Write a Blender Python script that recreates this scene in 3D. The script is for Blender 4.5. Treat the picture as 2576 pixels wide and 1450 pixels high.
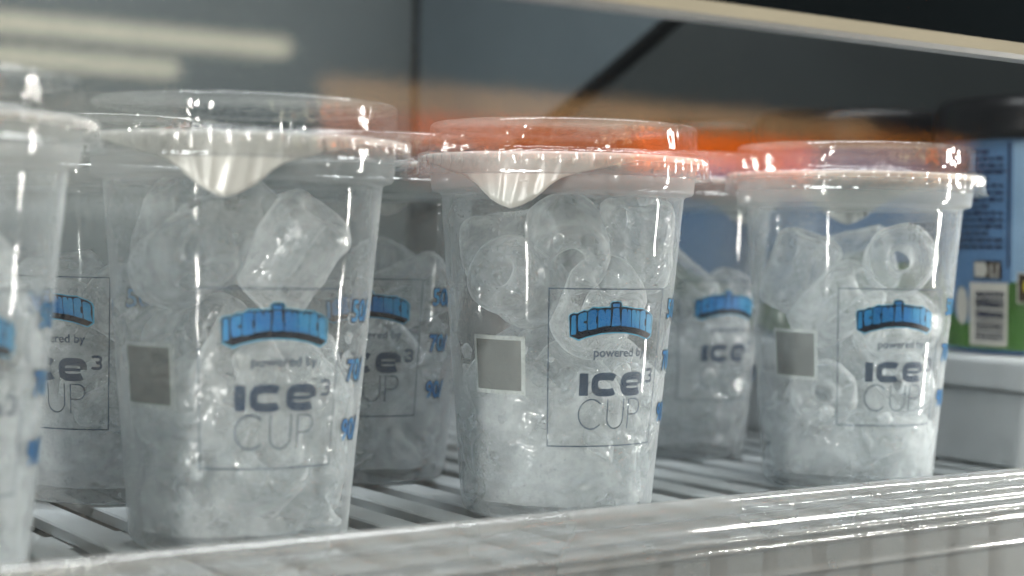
import bpy, bmesh, math, random
import numpy as np
from mathutils import Vector, Matrix, Euler
from mathutils.geometry import tessellate_polygon

for o in list(bpy.data.objects):
    bpy.data.objects.remove(o, do_unlink=True)
SC = bpy.context.scene
COL = SC.collection
R = math.radians

# ------------------------------------------------------------------ camera
CAM_Z = 0.094
yaw, pitch, roll = R(34.8), R(-1.51), R(1.15)
f0 = Vector((math.sin(yaw)*math.cos(pitch), math.cos(yaw)*math.cos(pitch), math.sin(pitch)))
r0 = Vector((math.cos(yaw), -math.sin(yaw), 0))
u0 = r0.cross(f0)
rv = math.cos(roll)*r0 + math.sin(roll)*u0
uv = -math.sin(roll)*r0 + math.cos(roll)*u0
cam = bpy.data.cameras.new('camera')
cam.sensor_width = 36.0
cam.lens = 36.0*4100/2576
cam.clip_start = 0.01
cam.clip_end = 100
cam.dof.use_dof = True
cam.dof.focus_distance = 0.555
cam.dof.aperture_fstop = 7.2
cam.dof.aperture_blades = 0
camo = bpy.data.objects.new('camera', cam)
COL.objects.link(camo)
m = Matrix((rv, uv, -f0)).transposed().to_4x4()
m.translation = (0, 0, CAM_Z)
camo.matrix_world = m
SC.camera = camo

# ------------------------------------------------------------------ world
world = bpy.data.worlds.new('World')
SC.world = world
world.use_nodes = True
bg = world.node_tree.nodes['Background']
bg.inputs['Color'].default_value = (0.86, 0.95, 1.0, 1)
bg.inputs['Strength'].default_value = 0.07

# ------------------------------------------------------------------ lamps
def area(name, loc, target, sx, sy, power, col):
    l = bpy.data.lights.new(name, 'AREA')
    l.shape = 'RECTANGLE'
    l.size, l.size_y = sx, sy
    l.energy = power
    l.color = col
    o = bpy.data.objects.new(name, l)
    COL.objects.link(o)
    o.location = loc
    d = Vector(target) - Vector(loc)
    o.rotation_euler = d.to_track_quat('-Z', 'Y').to_euler()
    return o
# upright tube lamps behind both door posts of the cabinet, and the lamp row in its ceiling
for px, tx in ((-0.22, 0.30), (0.78, 0.36)):
    for zc, ln, pw in ((-0.018, 0.050, 0.6), (0.30, 0.52, 5.4)):
        area('door_post_lamp', (px, 0.24, zc), (tx, 0.50, zc), 0.014, ln, pw, (1.0, 0.96, 0.90))
area('cabinet_ceiling_lamp', (0.33, 0.42, 0.62), (0.35, 0.52, 0.0), 0.9, 0.06, 5.6, (0.96, 0.98, 1.0))

# ------------------------------------------------------------------ render
SC.view_settings.view_transform = 'Standard'
SC.view_settings.look = 'None'
SC.view_settings.gamma = 1.0
SC.view_settings.exposure = -0.12
SC.view_settings.use_curve_mapping = False
cy = SC.cycles
cy.use_denoising = True
cy.max_bounces = 6
cy.diffuse_bounces = 3
cy.glossy_bounces = 2
cy.transmission_bounces = 6
cy.transparent_max_bounces = 40
cy.sample_clamp_indirect = 4.0
cy.caustics_reflective = False
cy.caustics_refractive = False
cy.use_light_tree = False
cy.use_adaptive_sampling = True
cy.adaptive_threshold = 0.09
cy.adaptive_min_samples = 12

# ------------------------------------------------------------------ materials
MAT = {}
class NT:
    def __init__(self, name):
        self.m = bpy.data.materials.new(name)
        self.m.use_nodes = True
        self.t = self.m.node_tree
        self.t.nodes.clear()
        self.out = self.t.nodes.new('ShaderNodeOutputMaterial')
        MAT[name] = self.m
    def n(self, typ, ins=None, **props):
        nd = self.t.nodes.new(typ)
        for k, v in props.items():
            setattr(nd, k, v)
        for k, v in (ins or {}).items():
            s = nd.inputs[k]
            if hasattr(v, 'node'):
                self.t.links.new(v, s)
            else:
                s.default_value = v
        return nd
    def noise(self, scale, detail=3, rough=0.55, coord='Object', stretch=None, dist=0.0):
        tc = self.n('ShaderNodeTexCoord')
        v = tc.outputs[coord]
        if stretch:
            v = self.n('ShaderNodeMapping', {'Vector': v, 'Scale': stretch}).outputs[0]
        return self.n('ShaderNodeTexNoise', {'Vector': v, 'Scale': scale, 'Detail': detail, 'Roughness': rough, 'Distortion': dist}).outputs['Fac']
    def ramp(self, x, a, b, lo=0.0, hi=1.0):
        return self.n('ShaderNodeMapRange', {0: x, 1: a, 2: b, 3: lo, 4: hi}).outputs[0]
    def math(self, op, a, b):
        return self.n('ShaderNodeMath', {0: a, 1: b}, operation=op, use_clamp=True).outputs[0]
    def bump(self, h, strength, dist):
        return self.n('ShaderNodeBump', {'Height': h, 'Strength': strength, 'Distance': dist}).outputs[0]
    def mix(self, f, a, b):
        nd = self.n('ShaderNodeMixShader', {0: f})
        self.t.links.new(a, nd.inputs[1])
        self.t.links.new(b, nd.inputs[2])
        return nd.outputs[0]
    def done(self, sh):
        self.t.links.new(sh, self.out.inputs['Surface'])
        return self.m

def c4(c):
    return (c[0], c[1], c[2], 1)

def principled(name, col, rough=0.5, spec=0.5, var=0.0, vscale=60, bump=0.0, bscale=200, metallic=0.0, coat=0.0):
    t = NT(name)
    p = t.n('ShaderNodeBsdfPrincipled', {'Base Color': c4(col), 'Roughness': rough, 'Specular IOR Level': spec, 'Metallic': metallic, 'Coat Weight': coat})
    if var:
        f = t.ramp(t.noise(vscale), 0.3, 0.7, 1-var, 1+var)
        mx = t.n('ShaderNodeVectorMath', {0: col, 1: (1, 1, 1)}, operation='SCALE')
        t.t.links.new(f, mx.inputs['Scale'])
        t.t.links.new(mx.outputs[0], p.inputs['Base Color'])
    if bump:
        t.t.links.new(t.bump(t.noise(bscale), bump, 0.001), p.inputs['Normal'])
    return t.done(p.outputs[0])

def lamp_mat(name, col, strength, lo=0.9, hi=1.1, sc=9.0):
    t = NT(name)
    tc = t.n('ShaderNodeTexCoord')
    w = t.n('ShaderNodeTexNoise', {'Vector': tc.outputs['Object'], 'Scale': sc})
    f = t.ramp(w.outputs['Fac'], 0.3, 0.7, lo*strength, hi*strength)
    e = t.n('ShaderNodeEmission', {'Color': c4(col), 'Strength': f})
    t.m.cycles.emission_sampling = 'NONE'
    return t.done(e.outputs[0])

def clear_plastic(name, tint, milk0, milk1, gloss0, gloss1, rough, bump, bscale, stretch=None, speck=0.0, cloud=0.0, mcol=(0.80, 0.84, 0.86)):
    """thin see-through plastic: straight transmission, a milky share that grows with the slant, and a glossy skin"""
    t = NT(name)
    lw = t.n('ShaderNodeLayerWeight', {'Blend': 0.5})
    fac = lw.outputs['Facing']
    tr = t.n('ShaderNodeBsdfTransparent', {'Color': c4(tint)}).outputs[0]
    di = t.n('ShaderNodeBsdfDiffuse', {'Color': c4(mcol)}).outputs[0]
    tl = t.n('ShaderNodeBsdfTranslucent', {'Color': c4(mcol)}).outputs[0]
    milk = t.mix(0.5, di, tl)
    mf = t.n('ShaderNodeMath', {0: fac, 1: 3.0}, operation='POWER').outputs[0]
    mf = t.ramp(mf, 0, 1, milk0, milk1)
    if cloud:
        mf = t.math('MULTIPLY', mf, t.ramp(t.noise(38, 1, 0.6), 0.3, 0.7, 1-cloud, 1+cloud))
    if speck:
        sp = t.ramp(t.noise(900, 0, 0.6), 0.66, 0.74, 0, speck)
        mf = t.math('ADD', mf, sp)
    base = t.mix(mf, tr, milk)
    gl = t.n('ShaderNodeBsdfGlossy', {'Color': (1, 1, 1, 1), 'Roughness': rough}).outputs[0]
    if bump:
        t.t.links.new(t.bump(t.noise(bscale, 1, 0.5, stretch=stretch), bump, 0.001), gl.node.inputs['Normal'])
    gf = t.n('ShaderNodeMath', {0: fac, 1: 4.0}, operation='POWER').outputs[0]
    gf = t.ramp(gf, 0, 1, gloss0, gloss1)
    return t.done(t.mix(gf, base, gl))

clear_plastic('cup_plastic', (0.97, 0.985, 0.99), 0.15, 0.62, 0.018, 0.38, 0.06, 0.22, 70, speck=0.12, cloud=0.5, mcol=(0.83, 0.87, 0.90))
clear_plastic('lid_plastic', (0.985, 0.99, 0.99), 0.008, 0.05, 0.10, 0.45, 0.06, 0.5, 300, stretch=(1, 1, 0.5))
clear_plastic('cup_rim_plastic', (0.97, 0.985, 0.99), 0.34, 0.65, 0.05, 0.45, 0.07, 0.3, 160, mcol=(0.88, 0.90, 0.91))
clear_plastic('lid_skirt_plastic', (0.985, 0.99, 0.99), 0.10, 0.35, 0.12, 0.55, 0.07, 0.3, 260)
clear_plastic('rail_plastic', (0.94, 0.96, 0.97), 0.36, 0.55, 0.13, 0.6, 0.07, 0.35, 70, stretch=(0.3, 1, 1), cloud=0.15, mcol=(0.74, 0.74, 0.73))

def ice_mat(name, frost0, frost1, scale, patch, grain):
    """ice: clear core that frosts over towards its edges and in patches, rough skin"""
    t = NT(name)
    lw = t.n('ShaderNodeLayerWeight', {'Blend': 0.5})
    n1 = t.noise(scale, 3, 0.62, dist=0.5)
    n2 = t.noise(520, 1, 0.6)
    hsum = t.n('ShaderNodeMath', {0: n1, 1: n2}, operation='ADD').outputs[0]
    nrm = t.bump(hsum, 0.32, 0.0016)
    edge = t.n('ShaderNodeMath', {0: lw.outputs['Facing'], 1: 1.7}, operation='POWER').outputs[0]
    fr = t.ramp(edge, 0, 1, frost0, frost1)
    fr = t.math('MULTIPLY', fr, t.ramp(n1, 0.34, 0.66, 1-patch, 1+patch))
    fr = t.math('ADD', fr, t.ramp(n2, 0.56, 0.74, 0.0, grain))
    clear = t.n('ShaderNodeBsdfTransparent', {'Color': (0.965, 0.98, 0.985, 1)}).outputs[0]
    di = t.n('ShaderNodeBsdfDiffuse', {'Color': (0.92, 0.945, 0.965, 1), 'Normal': nrm}).outputs[0]
    tl = t.n('ShaderNodeBsdfTranslucent', {'Color': (0.92, 0.945, 0.965, 1), 'Normal': nrm}).outputs[0]
    frost = t.mix(0.5, di, tl)
    base = t.mix(fr, clear, frost)
    gl = t.n('ShaderNodeBsdfGlossy', {'Color': (1, 1, 1, 1), 'Roughness': 0.13, 'Normal': nrm}).outputs[0]
    return t.done(t.mix(0.06, base, gl))
ice_mat('ice', 0.22, 0.88, 64, 0.5, 0.08)
ice_mat('ice_frosted', 0.28, 1.0, 78, 0.5, 0.10)
ice_mat('ice_crushed', 0.40, 0.95, 110, 0.5, 0.1)
ice_mat('ice_slush', 0.27, 0.58, 34, 0.85, 0.07)

def film_mat():
    t = NT('seal_film')
    di = t.n('ShaderNodeBsdfDiffuse', {'Color': (0.93, 0.93, 0.89, 1)}).outputs[0]
    tl = t.n('ShaderNodeBsdfTranslucent', {'Color': (0.93, 0.93, 0.89, 1)}).outputs[0]
    gl = t.n('ShaderNodeBsdfGlossy', {'Color': (1, 1, 1, 1), 'Roughness': 0.28, 'Normal': t.bump(t.noise(70, stretch=(1, 1, 0.2)), 0.4, 0.002)}).outputs[0]
    t.done(t.mix(0.06, t.mix(0.22, di, tl), gl))
film_mat()

def ink(name, col, cover=1.0, col2=None):
    t = NT(name)
    p = t.n('ShaderNodeBsdfPrincipled', {'Base Color': c4(col), 'Roughness': 0.45, 'Specular IOR Level': 0.3}).outputs[0]
    if col2:
        mc = t.n('ShaderNodeMix', {0: t.ramp(t.noise(110, 1), 0.38, 0.62), 6: c4(col), 7: c4(col2)}, data_type='RGBA')
        t.t.links.new(mc.outputs[2], p.node.inputs['Base Color'])
    tr = t.n('ShaderNodeBsdfTransparent').outputs[0]
    k = t.ramp(t.noise(700, 2), 0.3, 0.7, max(0, cover-0.08), min(1, cover+0.08))
    t.done(t.mix(k, tr, p))
ink('ink_slate', (0.035, 0.060, 0.105), 0.88)
ink('ink_line', (0.045, 0.075, 0.12), 0.80)
ink('ink_blue', (0.028, 0.18, 0.46), 0.95, (0.05, 0.29, 0.54))
ink('ink_glow', (0.07, 0.38, 0.60), 0.9)
ink('ink_black', (0.010, 0.012, 0.022), 0.96)
ink('ink_sticker', (0.66, 0.72, 0.70), 0.42)
ink('ink_panel', (0.07, 0.075, 0.072), 0.50)
clear_plastic('water_drop', (0.97, 0.98, 0.98), 0.10, 0.55, 0.12, 0.7, 0.06, 0.0, 100)
ink('ink_date', (0.02, 0.02, 0.025), 0.6)

def glass_mat():
    t = NT('door_glass')
    lw = t.n('ShaderNodeLayerWeight', {'Blend': 0.5})
    f4 = t.n('ShaderNodeMath', {0: lw.outputs['Facing'], 1: 5.0}, operation='POWER').outputs[0]
    k = t.ramp(f4, 0, 1, 0.05, 0.95)
    tr = t.n('ShaderNodeBsdfTransparent', {'Color': (0.975, 0.985, 0.98, 1)}).outputs[0]
    gl = t.n('ShaderNodeBsdfGlossy', {'Color': (1, 1, 1, 1), 'Roughness': 0.040}).outputs[0]
    t.done(t.mix(k, tr, gl))
glass_mat()

principled('shelf_white', (0.48, 0.52, 0.54), 0.38, 0.5, 0.10, 40, 0.1)
principled('platform_white', (0.60, 0.63, 0.65), 0.35, 0.5, 0.06, 30)
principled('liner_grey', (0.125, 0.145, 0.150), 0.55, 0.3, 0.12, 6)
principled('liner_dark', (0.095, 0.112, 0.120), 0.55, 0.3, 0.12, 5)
principled('plate_grey', (0.17, 0.21, 0.235), 0.5, 0.35, 0.10, 8)
principled('gasket_black', (0.012, 0.013, 0.014), 0.6, 0.3, 0.1, 30)
principled('header_black', (0.003, 0.005, 0.006), 1.0, 0.0, 0.1, 20)
principled('void_dark', (0.02, 0.022, 0.024), 0.8, 0.2, 0.1, 10)
principled('tub_blue', (0.10, 0.21, 0.38), 0.32, 0.5, 0.12, 22)
principled('tub_pale_blue', (0.26, 0.42, 0.60), 0.32, 0.5, 0.10, 22)
principled('tub_green', (0.045, 0.13, 0.02), 0.34, 0.5, 0.35, 30)
principled('tub_black', (0.006, 0.006, 0.007), 0.34, 0.35, 0.1, 30, 0.35, 160)
principled('tub_cream', (0.55, 0.53, 0.47), 0.5, 0.3, 0.08, 60)
principled('tub_brown', (0.035, 0.018, 0.010), 0.45, 0.3, 0.1, 60)
principled('tub_yellow', (0.55, 0.45, 0.02), 0.45, 0.3, 0.1, 60)
principled('tub_navy', (0.012, 0.018, 0.055), 0.5, 0.3, 0.1, 60)
lamp_mat('bar_light', (1.0, 0.86, 0.61), 0.55)
lamp_mat('tube_light', (1.0, 0.92, 0.66), 5.2)
lamp_mat('tube_light_dim', (0.95, 0.98, 0.90), 1.3)
lamp_mat('sign_orange', (1.0, 0.20, 0.010), 3.6, 0.75, 1.25, 5.0)
lamp_mat('sign_deep_orange', (1.0, 0.165, 0.006), 6.5, 0.75, 1.25, 5.0)
lamp_mat('sign_tan', (1.0, 0.58, 0.26), 2.0, 0.7, 1.3, 5.0)
lamp_mat('sign_low', (1.0, 0.20, 0.04), 0.9, 0.7, 1.3, 5.0)
lamp_mat('sign_brown', (1.0, 0.34, 0.06), 2.5, 0.6, 1.3, 5.0)
lamp_mat('sign_salmon', (1.0, 0.34, 0.16), 2.4, 0.6, 1.3, 6.0)
principled('aisle_pale', (0.66, 0.65, 0.60), 0.7, 0.2, 0.15, 2)
principled('metal_grey', (0.25, 0.25, 0.25), 0.4, 0.5, 0.1, 20)

# ------------------------------------------------------------------ mesh helpers
def mesh(name, verts, faces, mat, smooth=False, sharp=None):
    me = bpy.data.meshes.new(name)
    me.from_pydata([tuple(v) for v in verts], [], faces)
    if mat:
        me.materials.append(MAT[mat])
    if smooth:
        me.polygons.foreach_set('use_smooth', [True]*len(me.polygons))
    me.update()
    return me

def link(name, me, parent=None, loc=(0, 0, 0), rot=(0, 0, 0)):
    o = bpy.data.objects.new(name, me)
    COL.objects.link(o)
    o.parent = parent
    o.location = loc
    o.rotation_euler = rot
    return o

def tag(o, label, cat, group=None):
    o['label'] = label
    o['category'] = cat
    if group:
        o['group'] = group
    return o

def struct(o):
    o['kind'] = 'structure'
    return o

def box_geo(x0, x1, y0, y1, z0, z1):
    v = [(x0, y0, z0), (x1, y0, z0), (x1, y1, z0), (x0, y1, z0), (x0, y0, z1), (x1, y0, z1), (x1, y1, z1), (x0, y1, z1)]
    f = [(0, 3, 2, 1), (4, 5, 6, 7), (0, 1, 5, 4), (1, 2, 6, 5), (2, 3, 7, 6), (3, 0, 4, 7)]
    return v, f

def box_mesh(name, x0, x1, y0, y1, z0, z1, mat, bevel=0.0):
    v, f = box_geo(x0, x1, y0, y1, z0, z1)
    me = mesh(name, v, f, mat)
    if bevel:
        bm = bmesh.new()
        bm.from_mesh(me)
        bmesh.ops.bevel(bm, geom=list(bm.edges), offset=bevel, segments=2, affect='EDGES', profile=0.5)
        bm.to_mesh(me)
        bm.free()
    return me

def lathe(name, prof, seg, mat, rad=None, closed=False):
    """prof: list of (r, z); rad(r, z, i, th) may alter the radius"""
    v, f = [], []
    n = len(prof)
    for j in range(seg):
        th = 2*math.pi*j/seg
        for i, (r, z) in enumerate(prof):
            rr = rad(r, z, i, th) if rad else r
            v.append((rr*math.cos(th), rr*math.sin(th), z))
    last = n if closed else n-1
    for j in range(seg):
        k = (j+1) % seg
        for i in range(last):
            i2 = (i+1) % n
            f.append((j*n+i, k*n+i, k*n+i2, j*n+i2))
    return mesh(name, v, f, mat, True)

def extrude_u(name, prof, x0, x1, seg, mat, smooth=True):
    """closed (y, z) outline carried along x, with end caps"""
    v, f = [], []
    n = len(prof)
    for j in range(seg+1):
        x = x0+(x1-x0)*j/seg
        for (y, z) in prof:
            v.append((x, y, z))
    for j in range(seg):
        for i in range(n):
            k = (i+1) % n
            f.append((j*n+i, (j+1)*n+i, (j+1)*n+k, j*n+k))
    f.append(tuple(range(n)))
    f.append(tuple(seg*n+i for i in reversed(range(n))))
    return mesh(name, v, f, mat, smooth)

# print on a curved wall: flat shapes in millimetres (s sideways, z up) laid on the cone
S_REF = 38.5
def body_r(z):
    return 0.0338+0.085*(z-0.004)

def wrap(pts, lift, rf=body_r, sref=S_REF):
    out = []
    for s, z in pts:
        th = s/sref
        zz = z/1000
        r = rf(zz)+lift
        out.append((r*math.cos(th), r*math.sin(th), zz))
    return out

def flat_polys(name, loops_list, lift, mat, rf=body_r, sref=S_REF, cell=1.6, thick=0.00008):
    """loops_list: list of polygons (each a list of (s, z)); cut into narrow columns, wrapped, given a thin ink edge"""
    bm = bmesh.new()
    for poly in loops_list:
        tris = tessellate_polygon([[Vector((p[0], p[1], 0)) for p in poly]])
        vs = [bm.verts.new((p[0], p[1], 0)) for p in poly]
        for t in tris:
            try:
                bm.faces.new([vs[i] for i in t])
            except ValueError:
                pass
    return finish_flat(name, bm, lift, mat, rf, sref, cell, thick)

def finish_flat(name, bm, lift, mat, rf=body_r, sref=S_REF, cell=1.6, thick=0.00008):
    xs = [v.co.x for v in bm.verts]
    x = math.floor(min(xs)/cell)*cell+cell
    while x < max(xs):
        bmesh.ops.bisect_plane(bm, geom=list(bm.verts)+list(bm.edges)+list(bm.faces), plane_co=(x, 0, 0), plane_no=(1, 0, 0), dist=1e-5)
        x += cell
    for f in bm.faces:
        if f.normal.z < 0:
            f.normal_flip()
    for v, p in zip(bm.verts, wrap([(v.co.x, v.co.y) for v in bm.verts], lift, rf, sref)):
        v.co = p
    bm.normal_update()
    me = bpy.data.meshes.new(name)
    bm.to_mesh(me)
    bm.free()
    me.materials.append(MAT[mat])
    return me

def stroke(path, w, close=False):
    """list of quads along a path (mm)"""
    n = len(path)
    L, Rr = [], []
    for i in range(n):
        a = path[(i-1) % n] if (close or i > 0) else path[i]
        b = path[(i+1) % n] if (close or i < n-1) else path[i]
        dx, dy = b[0]-a[0], b[1]-a[1]
        d = math.hypot(dx, dy) or 1
        nx, ny = -dy/d*w/2, dx/d*w/2
        L.append((path[i][0]+nx, path[i][1]+ny))
        Rr.append((path[i][0]-nx, path[i][1]-ny))
    q = []
    for i in range(n if close else n-1):
        k = (i+1) % n
        q.append([L[i], Rr[i], Rr[k], L[k]])
    return q

def rect(x0, x1, y0, y1):
    return [(x0, y0), (x1, y0), (x1, y1), (x0, y1)]

def sup(cx, cy, a, b, t0, t1, n, p=2.6):
    out = []
    for i in range(n+1):
        t = R(t0+(t1-t0)*i/n)
        c, s = math.cos(t), math.sin(t)
        out.append((cx+a*math.copysign(abs(c)**(2/p), c), cy+b*math.copysign(abs(s)**(2/p), s)))
    return out

def text_flat(name, txt, size, x, y, lift, mat, offset=0.0, xs=1.0, align='LEFT', rf=body_r, sref=S_REF, cell=1.6):
    cu = bpy.data.curves.new('t', 'FONT')
    cu.body = txt
    cu.size = size
    cu.offset = offset
    cu.align_x = align
    cu.resolution_u = 3
    o = bpy.data.objects.new('t', cu)
    COL.objects.link(o)
    dg = bpy.context.evaluated_depsgraph_get()
    me0 = bpy.data.meshes.new_from_object(o.evaluated_get(dg))
    bpy.data.objects.remove(o)
    bm = bmesh.new()
    bm.from_mesh(me0)
    bpy.data.meshes.remove(me0)
    for v in bm.verts:
        v.co = (v.co.x*xs+x, v.co.y+y, 0)
    return finish_flat(name, bm, lift, mat, rf, sref, cell)

# ------------------------------------------------------------------ cabinet
ROWX0, ROWX1 = -0.16, 1.25
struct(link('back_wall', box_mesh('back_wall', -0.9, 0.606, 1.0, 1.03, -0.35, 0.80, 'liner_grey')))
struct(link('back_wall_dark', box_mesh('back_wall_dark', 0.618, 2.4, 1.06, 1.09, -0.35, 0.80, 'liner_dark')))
struct(link('cabinet_floor', box_mesh('cabinet_floor', -0.9, 2.4, 0.30, 1.0, -0.36, -0.33, 'void_dark')))
struct(link('side_wall', box_mesh('side_wall', -0.93, -0.90, 0.30, 1.03, -0.35, 0.80, 'liner_grey')))

# sloping divider plate with its dark edging and the gasket in the corner
dv = bpy.data.objects.new('divider_panel', None)
COL.objects.link(dv)
dv.location = (0.608, 1.0, 0.113)
tag(dv, 'grey blue sloping divider panel with dark edging above the middle cup', 'panel')
def plate_mesh(pts, x0, x1, mat):
    v = [(x0, y, z) for y, z in pts]+[(x1, y, z) for y, z in pts]
    n = len(pts)
    f = [tuple(range(n))[::-1], tuple(range(n, 2*n))]
    for i in range(n):
        k = (i+1) % n
        f.append((i, k, n+k, n+i))
    return mesh('plate', v, f, mat)
def slope(w):
    return 0.113+(1.0-w)*0.4355-0.012*math.sin((1.0-w)/0.4*math.pi)
ws = [1.0-0.025*i for i in range(19)]
low = [(w, slope(w)) for w in ws]
link('plate', plate_mesh([(y-1.0, z-0.113) for y, z in low]+[(low[-1][0]-1.0, 0.6), (0.0, 0.6)], 0.0, 0.004, 'plate_grey'), dv)
def ribbon(pts, hw, x0, x1, mat):
    top = [(y, z+hw) for y, z in pts]
    bot = [(y, z-hw) for y, z in reversed(pts)]
    return plate_mesh(top+bot, x0, x1, mat)
link('edging', ribbon([(y-1.0, z-0.113) for y, z in low], 0.0026, -0.004, 0.007, 'gasket_black'), dv)
link('corner_gasket', box_mesh('corner_gasket', -0.004, 0.0, -0.004, 0.002, -0.12, 0.6, 'gasket_black', 0.002), dv)

# header with lit lower edge above the shelf
hd = bpy.data.objects.new('cabinet_header', None)
COL.objects.link(hd)
hd.location = (0, 0.34, 0.158)
tag(hd, 'black cabinet header with a cream lit lower edge at top right', 'header')
link('fascia', box_mesh('fascia', -0.1, 2.2, 0.0, 0.02, 0.0045, 0.30, 'header_black'), hd)
link('lit_edge', box_mesh('lit_edge', -0.1, 2.2, -0.0015, 0.004, 0.0008, 0.0042, 'bar_light', 0.0006), hd)
link('edge_profile', box_mesh('edge_profile', -0.1, 2.2, -0.001, 0.006, -0.0012, 0.0005, 'metal_grey'), hd)

# slatted shelf
sh = bpy.data.objects.new('slatted_shelf', None)
COL.objects.link(sh)
tag(sh, 'white slatted shelf with dark gaps under the ice cups', 'shelf')
slat_v = []
prof = [(0.397, -0.030), (0.400, -0.030), (0.400, -0.0045), (0.955, -0.0045), (0.955, -0.0003), (0.3985, -0.0003), (0.397, -0.0015)]
slat = extrude_u('slat', prof, -0.0065, 0.0065, 1, 'shelf_white', False)
bmx = bmesh.new(); bmx.from_mesh(slat)
bmesh.ops.bevel(bmx, geom=[e for e in bmx.edges if e.calc_length() > 0.3], offset=0.0006, segments=1, affect='EDGES')
bmx.to_mesh(slat); bmx.free()
i = 0
x = ROWX0
while x < ROWX1:
    link('slat', slat, sh, (x, 0, 0))
    x += 0.0232
cross = box_mesh('cross_bar', ROWX0, ROWX1, 0.0, 0.022, -0.0085, -0.0050, 'shelf_white')
for w in (0.405, 0.502, 0.613, 0.724, 0.835, 0.93):
    link('cross_bar', cross, sh, (0, w, 0))

# clear price rail along the shelf front
pr = bpy.data.objects.new('shelf_rail', None)
COL.objects.link(pr)
pr.location = (0, 0.386, 0)
tag(pr, 'clear ribbed plastic rail along the front edge of the shelf', 'rail')
bead = [(0.0018+0.0032*math.cos(a), 0.0118+0.0032*math.sin(a)) for a in [2*math.pi*k/14 for k in range(14)]]
link('bead', extrude_u('bead', bead, ROWX0, ROWX1, 60, 'rail_plastic'), pr)
outl = []
zs = [0.0085-0.0005*k for k in range(119)]
def face_y(z):
    y = 0.0
    for zc, a, s in ((0.0045, 0.0016, 0.0011), (0.0005, 0.0020, 0.0009), (-0.003, 0.0014, 0.0008), (-0.0125, 0.0010, 0.0010), (-0.034, 0.0014, 0.0012)):
        y -= a*math.exp(-((z-zc)/s)**2)
    return y
outl = [(face_y(z), z) for z in zs]+[(0.0016, zs[-1]), (0.0016, zs[0])]
link('face', extrude_u('face', outl, ROWX0, ROWX1, 60, 'rail_plastic'), pr)

# white platform under the tubs
pf = bpy.data.objects.new('tub_platform', None)
COL.objects.link(pf)
pf.location = (0.582, 0.42, 0)
tag(pf, 'white raised platform with overhanging lip under the ice cream tubs', 'platform')
link('base', box_mesh('base', 0.003, 0.55, 0.0, 0.42, 0.001, 0.0335, 'platform_white', 0.001), pf)
link('lip', box_mesh('lip', 0.0, 0.553, -0.003, 0.423, 0.0345, 0.048, 'platform_white', 0.0018), pf)
link('lip_shadow_strip', box_mesh('lip_shadow_strip', 0.006, 0.545, 0.004, 0.416, 0.0336, 0.0344, 'void_dark'), pf)  # dark strip standing in for the shadow line under the lip

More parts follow.
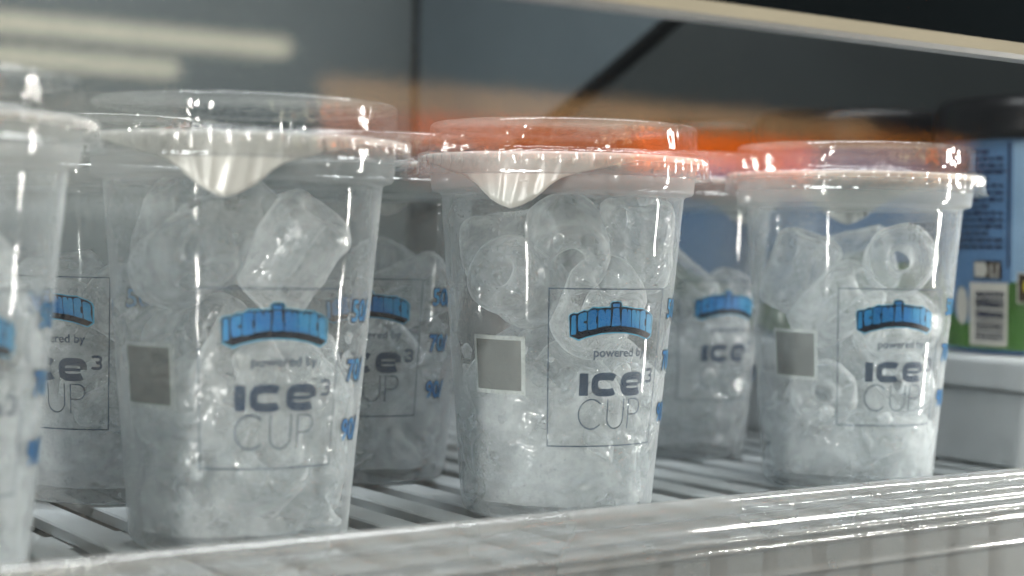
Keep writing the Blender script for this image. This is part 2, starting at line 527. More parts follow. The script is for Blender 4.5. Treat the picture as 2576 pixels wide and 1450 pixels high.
# ------------------------------------------------------------------ ice cream tubs
def tub_r(z):
    return 0.0500+0.0500*(z/0.118)*0.09
def tub_mesh_set():
    d = {}
    prof = [(0.001, 0.0005), (0.0485, 0.0005), (0.0495, 0.002)]+[(tub_r(z), z) for z in np.linspace(0.004, 0.102, 12)]
    d['wall'] = lathe('wall', prof, 72, 'tub_blue')
    rib = lambda r, z, i, th: r+(0.00025*math.cos(96*th) if 1 <= i <= 3 else 0)
    d['lid'] = lathe('lid', [(0.0520, 0.0985), (0.0562, 0.0985), (0.0566, 0.103), (0.0566, 0.112), (0.0558, 0.1165), (0.0535, 0.1185), (0.0515, 0.1180), (0.0505, 0.1150), (0.0, 0.1145)], 192, 'tub_black', rib)
    # green hills round the lower half
    hill = []
    n = 120
    for k in range(n):
        s0, s1 = -180+360*k/n, -180+360*(k+1)/n
        h = [32+14*math.sin(R(s)*3-0.3)+5*math.sin(R(s)*7+2) for s in (s0, s1)]
        hill.append([(R(s0)*50, 2.5), (R(s1)*50, 2.5), (R(s1)*50, h[1]), (R(s0)*50, h[0])])
    d['hills'] = flat_polys('hills', hill, 0.00015, 'tub_green', tub_r, 50, 400)
    d['panel'] = flat_polys('panel', [rect(2, 42, 3, 97)], 0.00010, 'tub_pale_blue', tub_r, 50, 2)
    d['divide'] = flat_polys('divide', [rect(-0.1, 0.9, 40, 97), rect(-16, -0.1, 84, 84.5)], 0.00035, 'tub_navy', tub_r, 50, 2)
    # ingredient text: too soft in the picture to read, set as short word marks
    rnd = random.Random(5)
    q = []
    z = 92
    for row in range(15):
        wmax = rnd.uniform(16, 32)
        x = -2.2 if row % 4 else -9.0
        tot = 0
        while tot < wmax:
            w = rnd.uniform(2.0, 5.0)
            q.append(rect(x-w, x, z, z+1.5+rnd.uniform(-0.2, 0.2)))
            x -= w+0.9
            tot += w+0.9
        z -= 3.1
    d['small_print'] = flat_polys('small_print', q, 0.00040, 'tub_navy', tub_r, 50, 2)
    d['recycling_mark'] = flat_polys('recycling_mark', [rect(-17, -2.5, 35, 43)], 0.00045, 'tub_brown', tub_r, 50, 2)
    d['recycling_text'] = flat_polys('recycling_text', [[(-16.4, 35.6), (-10.5, 35.6), (-9, 39), (-10.5, 42.4), (-16.4, 42.4)], [(-7.6, 42), (-8, 36.0), (-7, 36.0), (-6.7, 42)], [(-4.7, 42), (-5.2, 36.0), (-4.2, 36.0), (-3.8, 42)], rect(-8.1, -3.9, 35.6, 36.2)], 0.00065, 'tub_cream', tub_r, 50, 2)
    d['barcode_panel'] = flat_polys('barcode_panel', [rect(-19.5, 0.6, 4, 33)], 0.00050, 'tub_cream', tub_r, 50, 2)
    bars = []
    z = 6.5
    while z < 29:
        h = rnd.choice([0.35, 0.35, 0.7, 1.0])
        bars.append(rect(-16, -1.0, z, z+h))
        z += h+rnd.choice([0.35, 0.5, 0.8])
    d['barcode'] = flat_polys('barcode', bars, 0.00070, 'tub_navy', tub_r, 50, 2)
    d['badge'] = flat_polys('badge', [rect(4.6, 18, 24, 38)], 0.00050, 'tub_cream', tub_r, 50, 2)
    d['badge_ground'] = flat_polys('badge_ground', [rect(5.3, 17.3, 24.7, 37.3)], 0.00070, 'tub_brown', tub_r, 50, 2)
    d['badge_disc'] = flat_polys('badge_disc', [sup(11.3, 32.0, 4.0, 4.2, 0, 345, 23, 2)], 0.00090, 'tub_yellow', tub_r, 50, 2)
    d['emblem'] = flat_polys('emblem', [sup(-25, 22, 4.5, 9.0, 0, 345, 23, 2)], 0.00045, 'tub_cream', tub_r, 50, 2)
    return d
TUB = tub_mesh_set()
def tub(loc, az, label):
    t = bpy.data.objects.new('ice_cream_tub', None)
    COL.objects.link(t)
    t.location = loc
    t.rotation_euler = (0, 0, az)
    tag(t, label, 'tub', 'ice cream tubs on the white platform')
    for k, me in TUB.items():
        if k in ('badge_ground', 'badge_disc', 'barcode', 'recycling_text'):
            continue
        p = link(k, me, t)
        if k == 'badge':
            link('badge_ground', TUB['badge_ground'], p)
            link('badge_disc', TUB['badge_disc'], p)
        if k == 'barcode_panel':
            link('barcode', TUB['barcode'], p)
        if k == 'recycling_mark':
            link('recycling_text', TUB['recycling_text'], p)
    return t
def to_cam(x, y):
    return math.atan2(-y, -x)
TZ = 0.0481
tub((0.657, 0.493, TZ), to_cam(0.657, 0.493)+R(-22), 'black lidded blue tub with barcode at the right edge of the picture')
tub((0.652, 0.612, TZ), to_cam(0.652, 0.612)+R(95), 'black lidded tub right behind the rightmost ice cup')
tub((0.648, 0.730, TZ), to_cam(0.648, 0.730)+R(170), 'blue tub farthest back, left behind the rightmost ice cup')

# ------------------------------------------------------------------ ice cups: shared meshes
CUP = {}
outer = [(0.0, 0.0042), (0.0285, 0.0036), (0.0300, 0.0008), (0.0318, 0.0006), (0.0330, 0.0018), (0.0338, 0.0040)]
outer += [(body_r(z), z) for z in np.linspace(0.012, 0.109, 11)]
outer += [(0.0429, 0.1110), (0.0436, 0.1119), (0.0456, 0.1123), (0.0463, 0.1132), (0.0466, 0.1165), (0.0468, 0.1205), (0.0470, 0.1226), (0.0488, 0.1232), (0.0491, 0.1237), (0.0485, 0.1241)]
inner = [(0.0462, 0.1240), (0.0459, 0.1225), (0.0457, 0.1140), (0.0450, 0.1132), (0.0428, 0.1126), (0.0420, 0.1108)]
inner += [(body_r(z)-0.0008, z) for z in np.linspace(0.109, 0.012, 11)]
inner += [(0.0328, 0.0062), (0.0310, 0.0050), (0.0, 0.0050)]
CUP['body'] = lathe('body', outer+inner[:1], 128, 'cup_plastic')
CUP['body'].materials.append(MAT['cup_rim_plastic'])
CUP['body'].polygons.foreach_set('material_index', [1 if p.center.z > 0.1112 else 0 for p in CUP['body'].polygons])

lid_o = [(0.0, 0.1352), (0.0425, 0.1352), (0.0440, 0.1357), (0.0462, 0.1361), (0.0469, 0.1355), (0.0472, 0.1347), (0.0472, 0.1340), (0.0472, 0.1332), (0.0472, 0.1300), (0.04722, 0.1276), (0.04725, 0.1270), (0.0474, 0.1264), (0.0479, 0.1259), (0.0500, 0.1257), (0.0510, 0.1252), (0.0514, 0.1246), (0.0515, 0.1240), (0.0515, 0.1231), (0.0515, 0.1214), (0.0516, 0.1192), (0.0518, 0.1181), (0.0528, 0.1176)]
lid_i = [(0.0527, 0.1173), (0.0518, 0.1178), (0.0512, 0.1212), (0.0507, 0.1238), (0.0503, 0.1248), (0.0484, 0.1254), (0.0474, 0.1263), (0.0469, 0.1292), (0.0464, 0.1330), (0.0458, 0.1354), (0.0425, 0.1348), (0.0, 0.1348)]
RIBS = 56
def rib(r, z, i, th):
    if 0.1185 < z < 0.1250 and r > 0.0505:
        k = (1-abs((z-0.1222)/0.0034))
        c = max(0.0, math.cos(RIBS*th))**3
        return r-0.0017*max(0, k)*c
    return r
CUP['lid'] = lathe('lid', lid_o+lid_i[:2], RIBS*8, 'lid_plastic', rib)
CUP['lid'].materials.append(MAT['lid_skirt_plastic'])
CUP['lid'].polygons.foreach_set('material_index', [1 if 0.1172 < p.center.z < 0.1253 else 0 for p in CUP['lid'].polygons])

def seal_mesh():
    ks = [0, 4, 8, 11.7, 14, 17, 21, 27, 34, 43]
    ds = [18.6, 17.6, 15.7, 13.0, 10.6, 8.4, 6.9, 5.2, 3.7, 2.0]
    seg, rows = 400, 9
    v, f = [(0, 0, 0.1247)], []
    for j in range(seg):
        th = 2*math.pi*j/seg
        sg_ = ((th+math.pi) % (2*math.pi)-math.pi)*50
        s = abs(sg_+1.2*math.sin(sg_*0.16))
        D = float(np.interp(s, ks, ds))/1000
        v.append((0.0496*math.cos(th), 0.0496*math.sin(th), 0.1247))
        for k in range(rows):
            t = (k+0.5)/(rows-0.5)
            z = 0.1245-D*t
            r = 0.0501+0.0005*min(1, t*2.5)
            for s0, sl, am, wd in ((-11, 4, 0.0007, 1.1), (-3.2, -1.5, 0.0009, 0.8), (4.5, -5, 0.0007, 1.2), (10, -3, -0.0006, 1.5), (-18, 3, 0.0005, 1.4), (18, -3, 0.0006, 1.3), (26, 0, 0.0005, 1.5), (-27, 0, 0.0005, 1.2)):
                r += am*math.exp(-((sg_-s0-sl*t)/wd)**2)*min(1, t*1.6)
            v.append((r*math.cos(th), r*math.sin(th), z))
    n = rows+1
    for j in range(seg):
        a, b = 1+j*n, 1+((j+1) % seg)*n
        f.append((0, a, b))
        for k in range(n-1):
            f.append((a+k, a+k+1, b+k+1, b+k))
    me = mesh('seal', v, f, 'seal_film', True)
    bm = bmesh.new()
    bm.from_mesh(me)
    bmesh.ops.recalc_face_normals(bm, faces=bm.faces)
    bmesh.ops.solidify(bm, geom=list(bm.faces), thickness=0.00016)
    bm.to_mesh(me)
    bm.free()
    return me
CUP['seal'] = seal_mesh()

K = 22.2/24.2
LOGO = {'glow': [(-15.55, 70.91), (-15.02, 71.64), (-14.08, 72.06), (-12.82, 72.0), (-10.8, 73.08), (-9.51, 72.94), (-7.78, 74.08), (-6.13, 74.02), (-2.78, 74.2), (-1.75, 74.29), (-1.82, 75.42), (-0.98, 76.0), (0.62, 76.11), (1.91, 75.92), (2.6, 75.27), (2.59, 74.38), (4.11, 74.29), (6.52, 74.04), (8.23, 73.7), (11.33, 73.67), (12.63, 72.99), (14.98, 72.21), (16.52, 71.19), (17.02, 69.85), (17.04, 64.21), (14.78, 62.71), (10.14, 64.23), (4.73, 65.14), (-0.06, 65.27), (-4.46, 64.95), (-9.93, 63.63), (-12.01, 62.64), (-15.11, 64.05)], 'navy': [(-15.38, 70.75), (-14.85, 71.48), (-14.0, 71.82), (-12.89, 71.68), (-10.63, 72.84), (-9.57, 72.53), (-7.61, 73.84), (-6.28, 73.53), (-3.28, 73.88), (-1.53, 73.8), (-1.63, 75.26), (-0.88, 75.79), (0.64, 75.89), (1.72, 75.73), (2.32, 75.19), (2.27, 74.13), (4.14, 74.0), (6.55, 73.71), (8.04, 73.37), (11.27, 73.34), (12.4, 72.75), (14.75, 71.97), (15.96, 71.04), (16.45, 69.87), (16.47, 64.4), (14.71, 63.21), (10.11, 64.64), (4.9, 65.55), (-0.09, 65.68), (-4.65, 65.36), (-9.95, 64.03), (-12.03, 63.2), (-14.96, 64.29)], 'let': [[(-14.67, 70.76), (-13.9, 71.23), (-13.27, 71.11), (-13.02, 65.94), (-13.06, 64.97), (-14.65, 64.54)], [(-12.55, 71.12), (-11.87, 71.77), (-10.13, 72.28), (-9.72, 71.96), (-9.72, 70.19), (-9.76, 69.38), (-10.49, 69.37), (-10.79, 68.88), (-10.46, 68.56), (-9.73, 68.57), (-9.56, 66.47), (-11.64, 65.72), (-12.3, 66.11), (-12.61, 68.21)], [(-9.4, 72.13), (-8.86, 72.78), (-6.92, 73.29), (-6.33, 72.81), (-6.15, 71.03), (-6.63, 70.86), (-6.6, 68.59), (-6.1, 68.44), (-6.35, 66.81), (-9.15, 66.31), (-9.37, 67.92)], [(-5.98, 72.65), (-5.59, 73.1), (-4.43, 73.22), (-3.98, 72.9), (-3.56, 71.69), (-3.4, 73.15), (-2.55, 73.35), (-1.58, 72.99), (-1.52, 70.88), (-1.58, 67.8), (-2.73, 67.72), (-2.94, 68.45), (-3.06, 67.63), (-4.02, 67.55), (-4.23, 68.44), (-4.26, 67.5), (-5.87, 67.14)], [(-0.8, 73.48), (0.07, 73.65), (1.35, 73.65), (1.68, 71.53), (2.34, 68.11), (1.6, 67.79), (0.69, 67.63), (0.44, 67.95), (0.23, 67.55), (-1.13, 67.63), (-0.95, 70.23)], [(-1.18, 75.02), (-0.76, 75.27), (0.15, 75.11), (1.4, 75.27), (1.64, 74.46), (1.32, 73.97), (0.3, 74.13), (-0.85, 73.97)], [(2.42, 72.99), (2.84, 73.4), (3.98, 73.48), (4.7, 72.17), (4.8, 73.23), (5.79, 73.06), (6.17, 72.49), (6.54, 67.33), (4.71, 67.43), (4.43, 68.09), (4.3, 67.52), (2.56, 67.7)], [(6.4, 72.65), (6.8, 73.14), (7.76, 73.05), (8.36, 71.81), (8.43, 72.88), (9.42, 72.78), (9.87, 72.29), (10.19, 66.7), (8.51, 66.97), (8.22, 67.72), (8.06, 67.06), (6.71, 67.33)], [(10.1, 72.28), (10.53, 72.77), (11.92, 72.84), (12.57, 72.25), (12.98, 70.1), (12.4, 69.78), (12.56, 67.8), (13.18, 67.63), (13.17, 65.81), (10.45, 66.61)], [(13.13, 71.42), (13.65, 71.74), (14.83, 71.39), (15.73, 70.71), (16.0, 69.05), (15.79, 67.73), (16.12, 66.4), (16.56, 64.64), (13.57, 65.72), (13.41, 67.79)]]}
CUP['glow'] = flat_polys('glow', [LOGO['glow']], 0.00022, 'ink_glow')
CUP['shade'] = flat_polys('shade', [LOGO['navy']], 0.00038, 'ink_black')
CUP['letters'] = flat_polys('letters', LOGO['let'], 0.00054, 'ink_blue')
CUP['frame'] = flat_polys('frame', [rect(-22.2, 22.2, 79.8, 80.25), rect(-22.2, 22.2, 27.0, 27.45), rect(-22.2, -21.78, 27.45, 79.8), rect(21.78, 22.2, 27.45, 79.8)], 0.00020, 'ink_line')
CUP['caption'] = text_flat('caption', 'powered by', 4.15, -6.9, 57.4, 0.00022, 'ink_slate', 0.06, 1.03)
def scl(polys):
    return [[(p[0]*K, p[1]) for p in q] for q in polys]
z0, z1 = 44.3, 51.8
big = [rect(-12.3, -8.9, z0, z1)]
big += stroke(sup(-2.0, 48.05, 4.35, 2.75, 40, 320, 30, 3.4), 2.6)
big += stroke(sup(10.1, 48.05, 4.35, 2.75, 0, 318, 34, 3.4), 2.6)
big += [rect(6.9, 13.3, 47.4, 48.5)]
three = stroke(sup(19.2, 51.65, 1.75, 1.05, 150, -90, 16, 2.6), 0.95)+stroke(sup(19.2, 49.55, 1.85, 1.05, 90, -150, 16, 2.6), 0.95)
CUP['bold_lettering'] = flat_polys('bold_lettering', scl(big), 0.00022, 'ink_slate')
CUP['raised_number'] = flat_polys('raised_number', scl(three), 0.00024, 'ink_slate')
thin = stroke(sup(-7.2, 38.05, 5.0, 5.0, 42, 318, 36, 2.0), 0.52)
thin += stroke([(-0.6, 43.1), (-0.6, 36.6)]+sup(3.0, 36.6, 3.6, 3.55, 180, 360, 18, 2.0)[1:]+[(6.6, 43.1)], 0.52)
thin += stroke([(9.1, 32.9), (9.1, 42.9), (12.2, 42.9)]+sup(12.2, 40.3, 2.6, 2.6, 90, -90, 14, 2.0)[1:]+[(9.4, 37.7)], 0.52)
CUP['thin_lettering'] = flat_polys('thin_lettering', scl(thin), 0.00022, 'ink_line')
for k, (tx, zc) in enumerate((('50/', 70.0), ('70/', 52.0), ('90/', 33.8))):
    CUP['num_shade%d' % k] = text_flat('num_shade', tx, 9.2, 27.0, zc, 0.00022, 'ink_black', 0.55, 0.92)
    CUP['num%d' % k] = text_flat('num', tx, 9.2, 27.0, zc, 0.00044, 'ink_blue', 0.12, 0.92)
CUP['sticker'] = flat_polys('sticker', [rect(-50.5, -29.8, 43.9, 63.6)], 0.00022, 'ink_sticker')
CUP['sticker_panel'] = flat_polys('sticker_panel', [rect(-49.2, -31.2, 45.3, 62.2)], 0.00040, 'ink_panel')
def drops_mesh(seed, count):
    rnd = random.Random(seed)
    V, F = [], []
    base = [(0, 0, 1)]+[(math.cos(a)*c, math.sin(a)*c, h) for c, h in ((0.72, 0.68), (1.0, 0.0)) for a in [2*math.pi*k/6 for k in range(6)]]
    for c in range(count):
        z = rnd.triangular(0.012, 0.108, 0.07)
        th = rnd.gauss(0.6, 0.9)
        rad = min(0.00085, 0.00022+abs(rnd.gauss(0, 0.00022)))
        ct, st = math.cos(th), math.sin(th)
        nrm = Vector((ct, st, -0.085)).normalized()
        tx = Vector((-st, ct, 0))
        ty = nrm.cross(tx)
        ctr = Vector((body_r(z)*ct, body_r(z)*st, z))+nrm*0.00004
        b = len(V)
        for x, y, h in base:
            V.append(ctr+tx*x*rad+ty*y*rad*1.2+nrm*h*rad*0.6)
        for k in range(6):
            n = (k+1) % 6
            F.append((b, b+1+k, b+1+n))
            F.append((b+1+k, b+7+k, b+7+n, b+1+n))
    return mesh('condensation', V, F, 'water_drop', True)
CUP['condensation'] = drops_mesh(3, 420)

def date_mesh(l1, l2, s):
    return text_flat('date_code', l1+'\n'+l2, 4.2, s, 102.5, 0.00022, 'ink_date', 0.0, 0.85)

# ------------------------------------------------------------------ ice meshes
from mathutils import noise as mnoise
def ice_piece_mesh(seed, ro=0.0135, rh=0.0046, hl=0.0158, amp=0.0011):
    prof = []
    for k in range(5):
        a = math.pi/2*k/4
        prof.append((ro-0.0045+0.0045*math.sin(a), hl-0.0045+0.0045*math.cos(a)))
    for k in range(1, 5):
        prof.append((ro, (hl-0.0045)*(1-2*k/5)))
    for k in range(5):
        a = math.pi/2*k/4
        prof.append((ro-0.0045+0.0045*math.cos(a), -(hl-0.0045)-0.0045*math.sin(a)))
    prof += [(rh+0.0018, -hl+0.0003), (rh+0.0004, -hl+0.0022)]
    for k in range(1, 5):
        prof.append((rh*0.92, -hl+0.0022+(2*hl-0.0044)*k/5))
    prof += [(rh+0.0004, hl-0.0022), (rh+0.0018, hl-0.0003)]
    me = lathe('ice_piece', prof, 36, 'ice' if seed % 2 else 'ice_frosted', None, True)
    off = Vector((seed*3.7, seed*1.3, seed*9.1))
    for v in me.vertices:
        p = v.co.copy()
        d = mnoise.noise(p*95+off)*amp+mnoise.noise(p*230+off)*amp*0.4+mnoise.noise(p*700+off)*amp*0.12
        rad = Vector((p.x, p.y, 0))
        dirv = rad.normalized()
        if rad.length < 0.0075:
            dirv = -dirv
        v.co = p+dirv*d+Vector((0, 0, 0.0014*mnoise.noise(p*80-off)))
    me.update()
    return me
ICE = [ice_piece_mesh(1), ice_piece_mesh(2, 0.0128, 0.0042, 0.0168), ice_piece_mesh(3, 0.0140, 0.0050, 0.0145), ice_piece_mesh(4, 0.0132, 0.0040, 0.0160, 0.0014)]

def crushed_mesh(seed, ztop, count, fill):
    """the fused frosty mass against the cup wall (a lumpy closed shell) with loose chips on it"""
    rnd = random.Random(seed)
    off = Vector((seed*1.7, seed*0.9, seed*2.3))
    V, F = [], []
    seg, rows = 96, 44
    for j in range(seg):
        th = 2*math.pi*j/seg
        d2 = Vector((math.cos(th), math.sin(th), 0))
        top = ztop*(1+0.42*mnoise.noise(d2*1.1+off)+0.20*mnoise.noise(d2*3.1+off))*fill
        for k in range(rows):
            t = k/(rows-1)
            z = 0.0062+(top-0.0062)*t
            r = body_r(z)-0.0010
            p = d2*r+Vector((0, 0, z))
            n = max(0, mnoise.noise(p*62+off)-0.12)*0.011+max(0, mnoise.noise(p*170-off)-0.1)*0.0035
            r -= n
            if t > 0.75:
                r -= ((t-0.75)/0.25)**2*0.020
            V.append(d2*max(r, 0.004)+Vector((0, 0, z)))
    for j in range(seg):
        a, b = j*rows, ((j+1) % seg)*rows
        for k in range(rows-1):
            F.append((a+k, b+k, b+k+1, a+k+1))
    F.append([j*rows for j in range(seg)][::-1])
    F.append([j*rows+rows-1 for j in range(seg)])
    nslush = len(F)
    bm0 = bmesh.new()
    bmesh.ops.create_icosphere(bm0, subdivisions=2, radius=1)
    bv = [v.co.copy() for v in bm0.verts]
    bf = [[v.index for v in f.verts] for f in bm0.faces]
    bm0.free()
    for c in range(count):
        z = rnd.uniform(0.012, ztop*1.1)
        a = rnd.uniform(0, 2*math.pi)
        sz = rnd.uniform(0.0015, 0.0045)
        r = body_r(z)-0.0014-sz*rnd.uniform(0.8, 1.6)
        ctr = Vector((r*math.cos(a), r*math.sin(a), z))
        rot = Euler((rnd.uniform(0, 6), rnd.uniform(0, 6), rnd.uniform(0, 6))).to_matrix()
        sc = Vector((rnd.uniform(0.6, 1.0), rnd.uniform(0.4, 0.9), rnd.uniform(0.3, 0.8)))*sz
        o2 = Vector((c*2.1, c*0.7, seed))
        b = len(V)
        for p in bv:
            q = p*(1+0.55*mnoise.noise(p*1.1+o2)+0.3*mnoise.noise(p*2.7+o2))
            V.append(ctr+rot @ Vector((q.x*sc.x, q.y*sc.y, q.z*sc.z)))
        F += [[i+b for i in f] for f in bf]
    me = mesh('crushed_ice', V, F, 'ice_slush', True)
    me.materials.append(MAT['ice_crushed'])
    me.polygons.foreach_set('material_index', [0]*nslush+[1]*(len(F)-nslush))
    return me
CRUSH = {'front_1': (31, 0.075, 40, 1), 'front_2': (32, 0.066, 40, 1), 'front_3': (33, 0.056, 45, 1), 'front_4': (34, 0.030, 40, 1),
         'back_a': (35, 0.060, 30, 1), 'back_b': (36, 0.055, 30, 1), 'back_c': (37, 0.062, 30, 1)}

def pack(seed, pins, n):
    """settle n hollow pieces in a cup under the pinned ones; returns poses in the cup's own frame"""
    rnd = np.random.RandomState(seed)
    P = np.zeros((n+len(pins), 3))
    A = np.zeros_like(P)
    for i, (p, a) in enumerate(pins):
        P[i] = p
        A[i] = np.array(a)/np.linalg.norm(a)
    for i in range(len(pins), len(P)):
        k = i-len(pins)
        th = rnd.uniform(0, 6.28)
        P[i] = (0.018*math.cos(th), 0.018*math.sin(th), 0.016+0.085*k/n)
        a = rnd.normal(size=3)
        A[i] = a/np.linalg.norm(a)
    rad, hs = 0.0128, np.array([-0.0055, 0.0, 0.0055])
    npn = len(pins)
    for it in range(500):
        S = (P[:, None, :]+A[:, None, :]*hs[None, :, None]).reshape(-1, 3)
        owner = np.repeat(np.arange(len(P)), 3)
        d = S[:, None]-S[None]
        L = np.sqrt((d**2).sum(2))+1e-9
        ov = np.clip(2*rad*0.97-L, 0, None)
        ov[owner[:, None] == owner[None]] = 0
        push = (d/L[..., None]*ov[..., None]).sum(1)*0.20
        rr = np.hypot(S[:, 0], S[:, 1])+1e-9
        lim = 0.0338+0.085*(S[:, 2]-0.004)-0.0009-rad
        over = np.clip(rr-lim, 0, None)
        push[:, 0] -= S[:, 0]/rr*over*0.6
        push[:, 1] -= S[:, 1]/rr*over*0.6
        push[:, 2] += np.clip(0.0055+rad-S[:, 2], 0, None)*0.6
        push[:, 2] -= 0.00009
        f = push.reshape(-1, 3, 3)
        dP = f.mean(1)
        dA = (f[:, 2]-f[:, 0])*8
        dP[:npn] = 0
        dA[:npn] = 0
        P += np.clip(dP, -0.002, 0.002)
        A += dA
        A /= np.linalg.norm(A, axis=1)[:, None]
    return P, A

# cup: name key, position, angle of the print to the camera, angle of the seal tab, label
CUPS = [
    ('front_1', (0.1122, 0.4454), 20, 200, 'ice cup cut off by the left picture edge, nearest to the camera', 21, 10),
    ('front_2', (0.221, 0.465), 14, -6, 'large front row ice cup second from left with broad white peel tab', 22, 9),
    ('front_3', (0.344, 0.465), 27.5, -19, 'sharply focused ice cup in the middle with a narrow white peel tab', 23, 9),
    ('front_4', (0.491, 0.465), 26, 183, 'front row ice cup at right with no peel tab showing, before the blue tub', 24, 7),
    ('back_a', (0.221, 0.575), -34, 120, 'back row ice cup showing between the two leftmost front cups', 25, 13),
    ('back_b', (0.327, 0.575), 1, 170, 'back row ice cup behind the gap left of the middle cup', 26, 13),
    ('back_c', (0.491, 0.575), 36, 140, 'blurred back row ice cup between the middle and the right front cup', 27, 12),
]
WHERE = {'front_1': 'the cup cut off at the left edge', 'front_2': 'the front cup with the broad peel tab', 'front_3': 'the sharp middle cup',
         'front_4': 'the right front cup', 'back_a': 'the back cup between the two leftmost front cups', 'back_b': 'the back cup left of the middle cup',
         'back_c': 'the back cup right of the middle cup'}
# pieces one can pick out, millimetres in view terms: right, height, toward the camera; axis the same way
PINS = {
    'front_2': [
        ((-20, 87, 16), (0.35, 0.25, 0.9), 'round milky hollow ice piece at upper left inside the broad tab cup'),
        ((-3, 96, 10), (0.75, 0.35, -0.35), 'small tilted ice piece peaking at top centre of the broad tab cup'),
        ((16, 90, 18), (0.52, 0.78, 0.30), 'long slanting ice piece at upper right inside the broad tab cup'),
        ((8, 95, -18), (0.9, 0.2, 0.3), 'ice piece at the rear top inside the broad tab cup'),
        ((-24, 96, -10), (0.2, 0.5, 0.8), 'ice piece at rear upper left inside the broad tab cup'),
    ],
    'front_3': [
        ((2, 95, 12), (0.12, -0.55, 0.80), 'big hollow ice piece tilted forward at top centre of the middle cup'),
        ((27, 95, 3), (0.04, 0.93, 0.34), 'upright hollow ice piece at top right of the middle cup'),
        ((-19, 81, 18), (-0.45, 0.30, 0.85), 'round frosty ice piece at upper left of the middle cup'),
        ((-20, 93, -10), (1.0, 0.16, 0.1), 'lying ice piece at rear left of the middle cup'),
        ((17, 73, 20), (0.3, 0.6, 0.6), 'ice piece under the upright one in the middle cup'),
    ],
    'front_4': [
        ((-21, 85, 12), (0.30, 0.95, 0.10), 'tall tilted ice piece at upper left of the right front cup'),
        ((23, 91, 14), (0.05, 0.10, 1.0), 'ring shaped ice piece facing out at top right of the right front cup'),
        ((-6, 73, 22), (0.65, 0.50, 0.50), 'slanting ice piece at the centre of the right front cup'),
        ((2, 89, -16), (0.9, 0.2, 0.2), 'smooth ice piece at the rear top of the right front cup'),
        ((-15, 36, 18), (0.15, 0.2, 1.0), 'ring shaped ice piece low at left in the right front cup'),
        ((-15, 18.5, 12), (-0.25, 0.1, 1.0), 'round ice piece at the bottom left of the right front cup'),
    ],
}
def parts_of(cup, seal_az, date):
    link('body', CUP['body'], cup)
    link('seal', CUP['seal'], cup, (0, 0, 0), (0, 0, seal_az))
    link('lid', CUP['lid'], cup, (0, 0, 0), (0, 0, seal_az*0.37))
    link('print_frame', CUP['frame'], cup)
    lg = link('logo', CUP['letters'], cup)
    link('logo_glow', CUP['glow'], lg)
    link('logo_shade', CUP['shade'], lg)
    link('caption', CUP['caption'], cup)
    bl = link('bold_lettering', CUP['bold_lettering'], cup)
    link('raised_number', CUP['raised_number'], bl)
    link('thin_lettering', CUP['thin_lettering'], cup)
    for k in range(3):
        nm = link('side_number', CUP['num%d' % k], cup)
        link('number_shade', CUP['num_shade%d' % k], nm)
    st = link('sticker', CUP['sticker'], cup)
    link('sticker_panel', CUP['sticker_panel'], st)
    cd = link('condensation', CUP['condensation'], cup, (0, 0, 0), (0, 0, seal_az*0.2))
    cd['kind'] = 'stuff'
    if date:
        link('date_code', date_mesh(*date), cup)

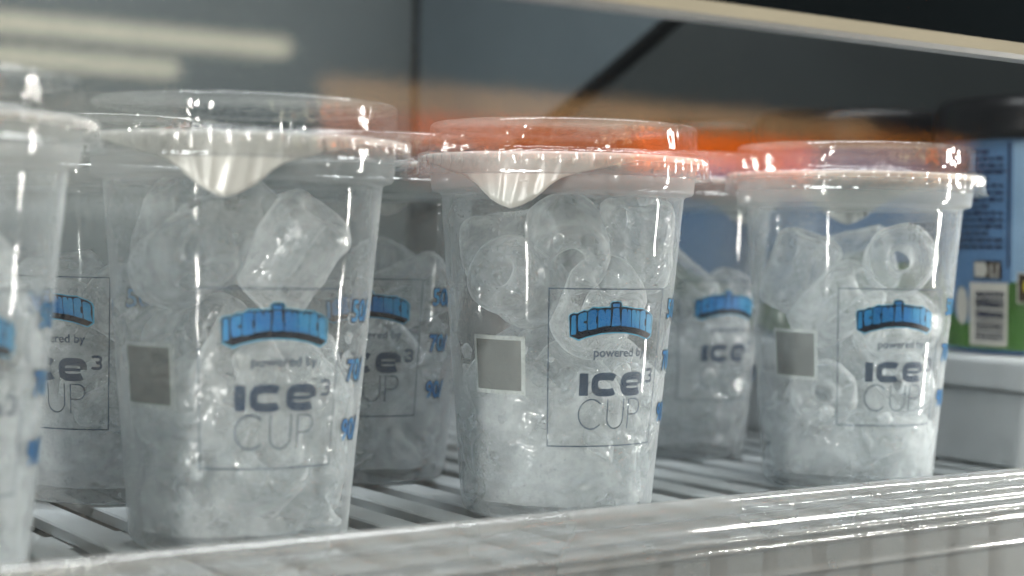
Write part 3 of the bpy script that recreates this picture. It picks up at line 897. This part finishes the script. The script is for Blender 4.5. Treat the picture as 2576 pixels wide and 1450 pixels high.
DATES = {'front_4': ('07 2027 L 11', '17:51:35', 2.0), 'front_2': ('08 ' + '     ' + '07', ' ', -24.0), 'front_1': ('07 2027 L 11', ' ', 12.0)}
for ci, (key, (cx, cyy), pa, ta, lab, seed, nfill) in enumerate(CUPS):
    ac = to_cam(cx, cyy)
    cup = bpy.data.objects.new('ice_cup', None)
    COL.objects.link(cup)
    cup.location = (cx, cyy, 0)
    cup.rotation_euler = (0, 0, ac+R(pa))
    tag(cup, lab, 'cup', 'lidded ice cups on the shelf')
    parts_of(cup, R(ta-pa), DATES.get(key))
    tv = (math.cos(ac), math.sin(ac))
    rg = (-tv[1], tv[0])
    def vw(a, b, c):
        return (rg[0]*a+tv[0]*c, rg[1]*a+tv[1]*c, b)
    pins = PINS.get(key, [])
    pp = [(np.array(vw(*p))/1000, vw(*a)) for p, a, _ in pins]
    P, A = pack(seed, pp, nfill)
    for i in range(len(P)):
        if P[i][2] > (0.084 if pins and i >= len(pins) else 0.118):
            continue
        o = link('ice_piece', ICE[(i+ci) % 4])
        o.location = (cx+P[i][0], cyy+P[i][1], P[i][2])
        q = Vector(A[i]).to_track_quat('Z', 'Y')
        o.rotation_euler = q.to_euler()
        qm = q.to_matrix()
        co = [qm @ v.co for v in o.data.vertices]
        ctr = Vector(P[i])
        for _ in range(12):      # keep every piece inside the cup wall and above its base
            worst, wd = 0.0, None
            for c in co:
                p = ctr+c
                d = math.hypot(p.x, p.y)-(body_r(p.z)-0.0012)
                if d > worst:
                    worst, wd = d, Vector((p.x, p.y, 0)).normalized()
            low = min(c.z for c in co)+ctr.z
            if low < 0.0058:
                ctr.z += 0.0058-low
            if wd is None:
                break
            ctr -= wd*worst
        o.location = (cx+ctr.x, cyy+ctr.y, ctr.z)
        if i < len(pins):
            tag(o, pins[i][2], 'ice', 'ice pieces in '+WHERE[key])
        else:
            zz = o.location.z
            side = (o.location.x-cx)*rg[0]+(o.location.y-cyy)*rg[1]
            fore = (o.location.x-cx)*tv[0]+(o.location.y-cyy)*tv[1]
            hw = 'bottom' if zz < 0.024 else 'low' if zz < 0.043 else 'mid height' if zz < 0.062 else 'high' if zz < 0.082 else 'topmost'
            sw = 'left' if side < -0.007 else 'right' if side > 0.007 else 'centre'
            fw = 'rear' if fore < 0 else 'front'
            tag(o, 'ice piece %s %s %s in %s' % (hw, fw, sw, WHERE[key]), 'ice', 'heaped ice pieces in '+WHERE[key])
    cr = link('crushed_ice', crushed_mesh(*CRUSH[key]), None, (cx, cyy, 0), (0, 0, ci*1.1+0.4))
    cr['kind'] = 'stuff'
    tag(cr, 'frosty crushed ice filling the gaps in '+WHERE[key], 'ice')

# ------------------------------------------------------------------ glass door and what it mirrors
gd = link('glass_door', box_mesh('glass_door', -0.6, 1.3, 0.197, 0.202, -0.4, 0.75, 'door_glass'))
tag(gd, 'clear glass cabinet door in front of everything, mirroring the aisle lights', 'door')

sg = bpy.data.objects.new('lit_sign', None)
COL.objects.link(sg)
sg.location = (1.29, -2.0, 0.2)
tag(sg, 'glowing orange sign board mirrored in the glass across the cup lids', 'sign')
link('upper_band', box_mesh('upper_band', 0, 1.30, -0.03, 0.0, 0.118, 0.167, 'sign_tan'), sg)
link('plain_panel', box_mesh('plain_panel', 0, 0.17, -0.03, 0.0, 0.05, 0.117, 'sign_salmon'), sg)
link('orange_panel', box_mesh('orange_panel', 0.171, 0.66, -0.03, 0.0, 0.061, 0.117, 'sign_orange'), sg)
link('orange_panel', box_mesh('orange_panel', 0.661, 1.12, -0.03, 0.0, 0.045, 0.117, 'sign_deep_orange'), sg)
link('lower_band', box_mesh('lower_band', 0.171, 1.12, -0.03, -0.002, 0.0, 0.044, 'sign_low'), sg)
link('end_panel', box_mesh('end_panel', 1.121, 1.60, -0.03, 0.0, 0.05, 0.145, 'sign_brown'), sg)

def tube(z, u0_, u1_, rad, mat, lab):
    prof = [(rad*math.cos(2*math.pi*k/16), rad*math.sin(2*math.pi*k/16)) for k in range(16)]
    o = bpy.data.objects.new('tube_lamp', None)
    COL.objects.link(o)
    o.location = (0, -3.6, z)
    tag(o, lab, 'lamp', 'lamps mirrored in the glass door')
    link('tube', extrude_u('tube', prof, u0_, u1_, 12, mat), o)
    link('end_cap', extrude_u('end_cap', [(p[0]*1.1, p[1]*1.1) for p in prof], u1_, u1_+0.02, 1, 'metal_grey'), o)
tube(0.614, 0.2, 2.02, 0.022, 'tube_light', 'longer bright lamp streak mirrored at upper left')
tube(0.532, 0.2, 1.70, 0.020, 'tube_light', 'shorter bright lamp streak mirrored below the longer one at upper left')
tube(0.171, 0.2, 1.75, 0.018, 'tube_light_dim', 'faint lamp streak mirrored across the two leftmost cups')

struct(link('veil_panel_right', box_mesh('veil_panel_right', 1.95, 8.0, -4.06, -4.0, -1.6, 0.22, 'aisle_pale')))  # added pale panel, its mirror image hazes the middle and right cups
wl = struct(link('veil_panel_left', box_mesh('veil_panel_left', -4.0, 1.9, -4.05, -4.0, -1.6, 0.5, 'aisle_pale')))  # pale panel put in for the milky veil on the left glass
area('aisle_fill_lamp', (0.2, -2.4, 2.2), (0.2, -3.0, 0), 2.5, 0.3, 140.0, (1.0, 0.95, 0.85))  # added unseen fill lamp, brightens the pale panels and so the veil
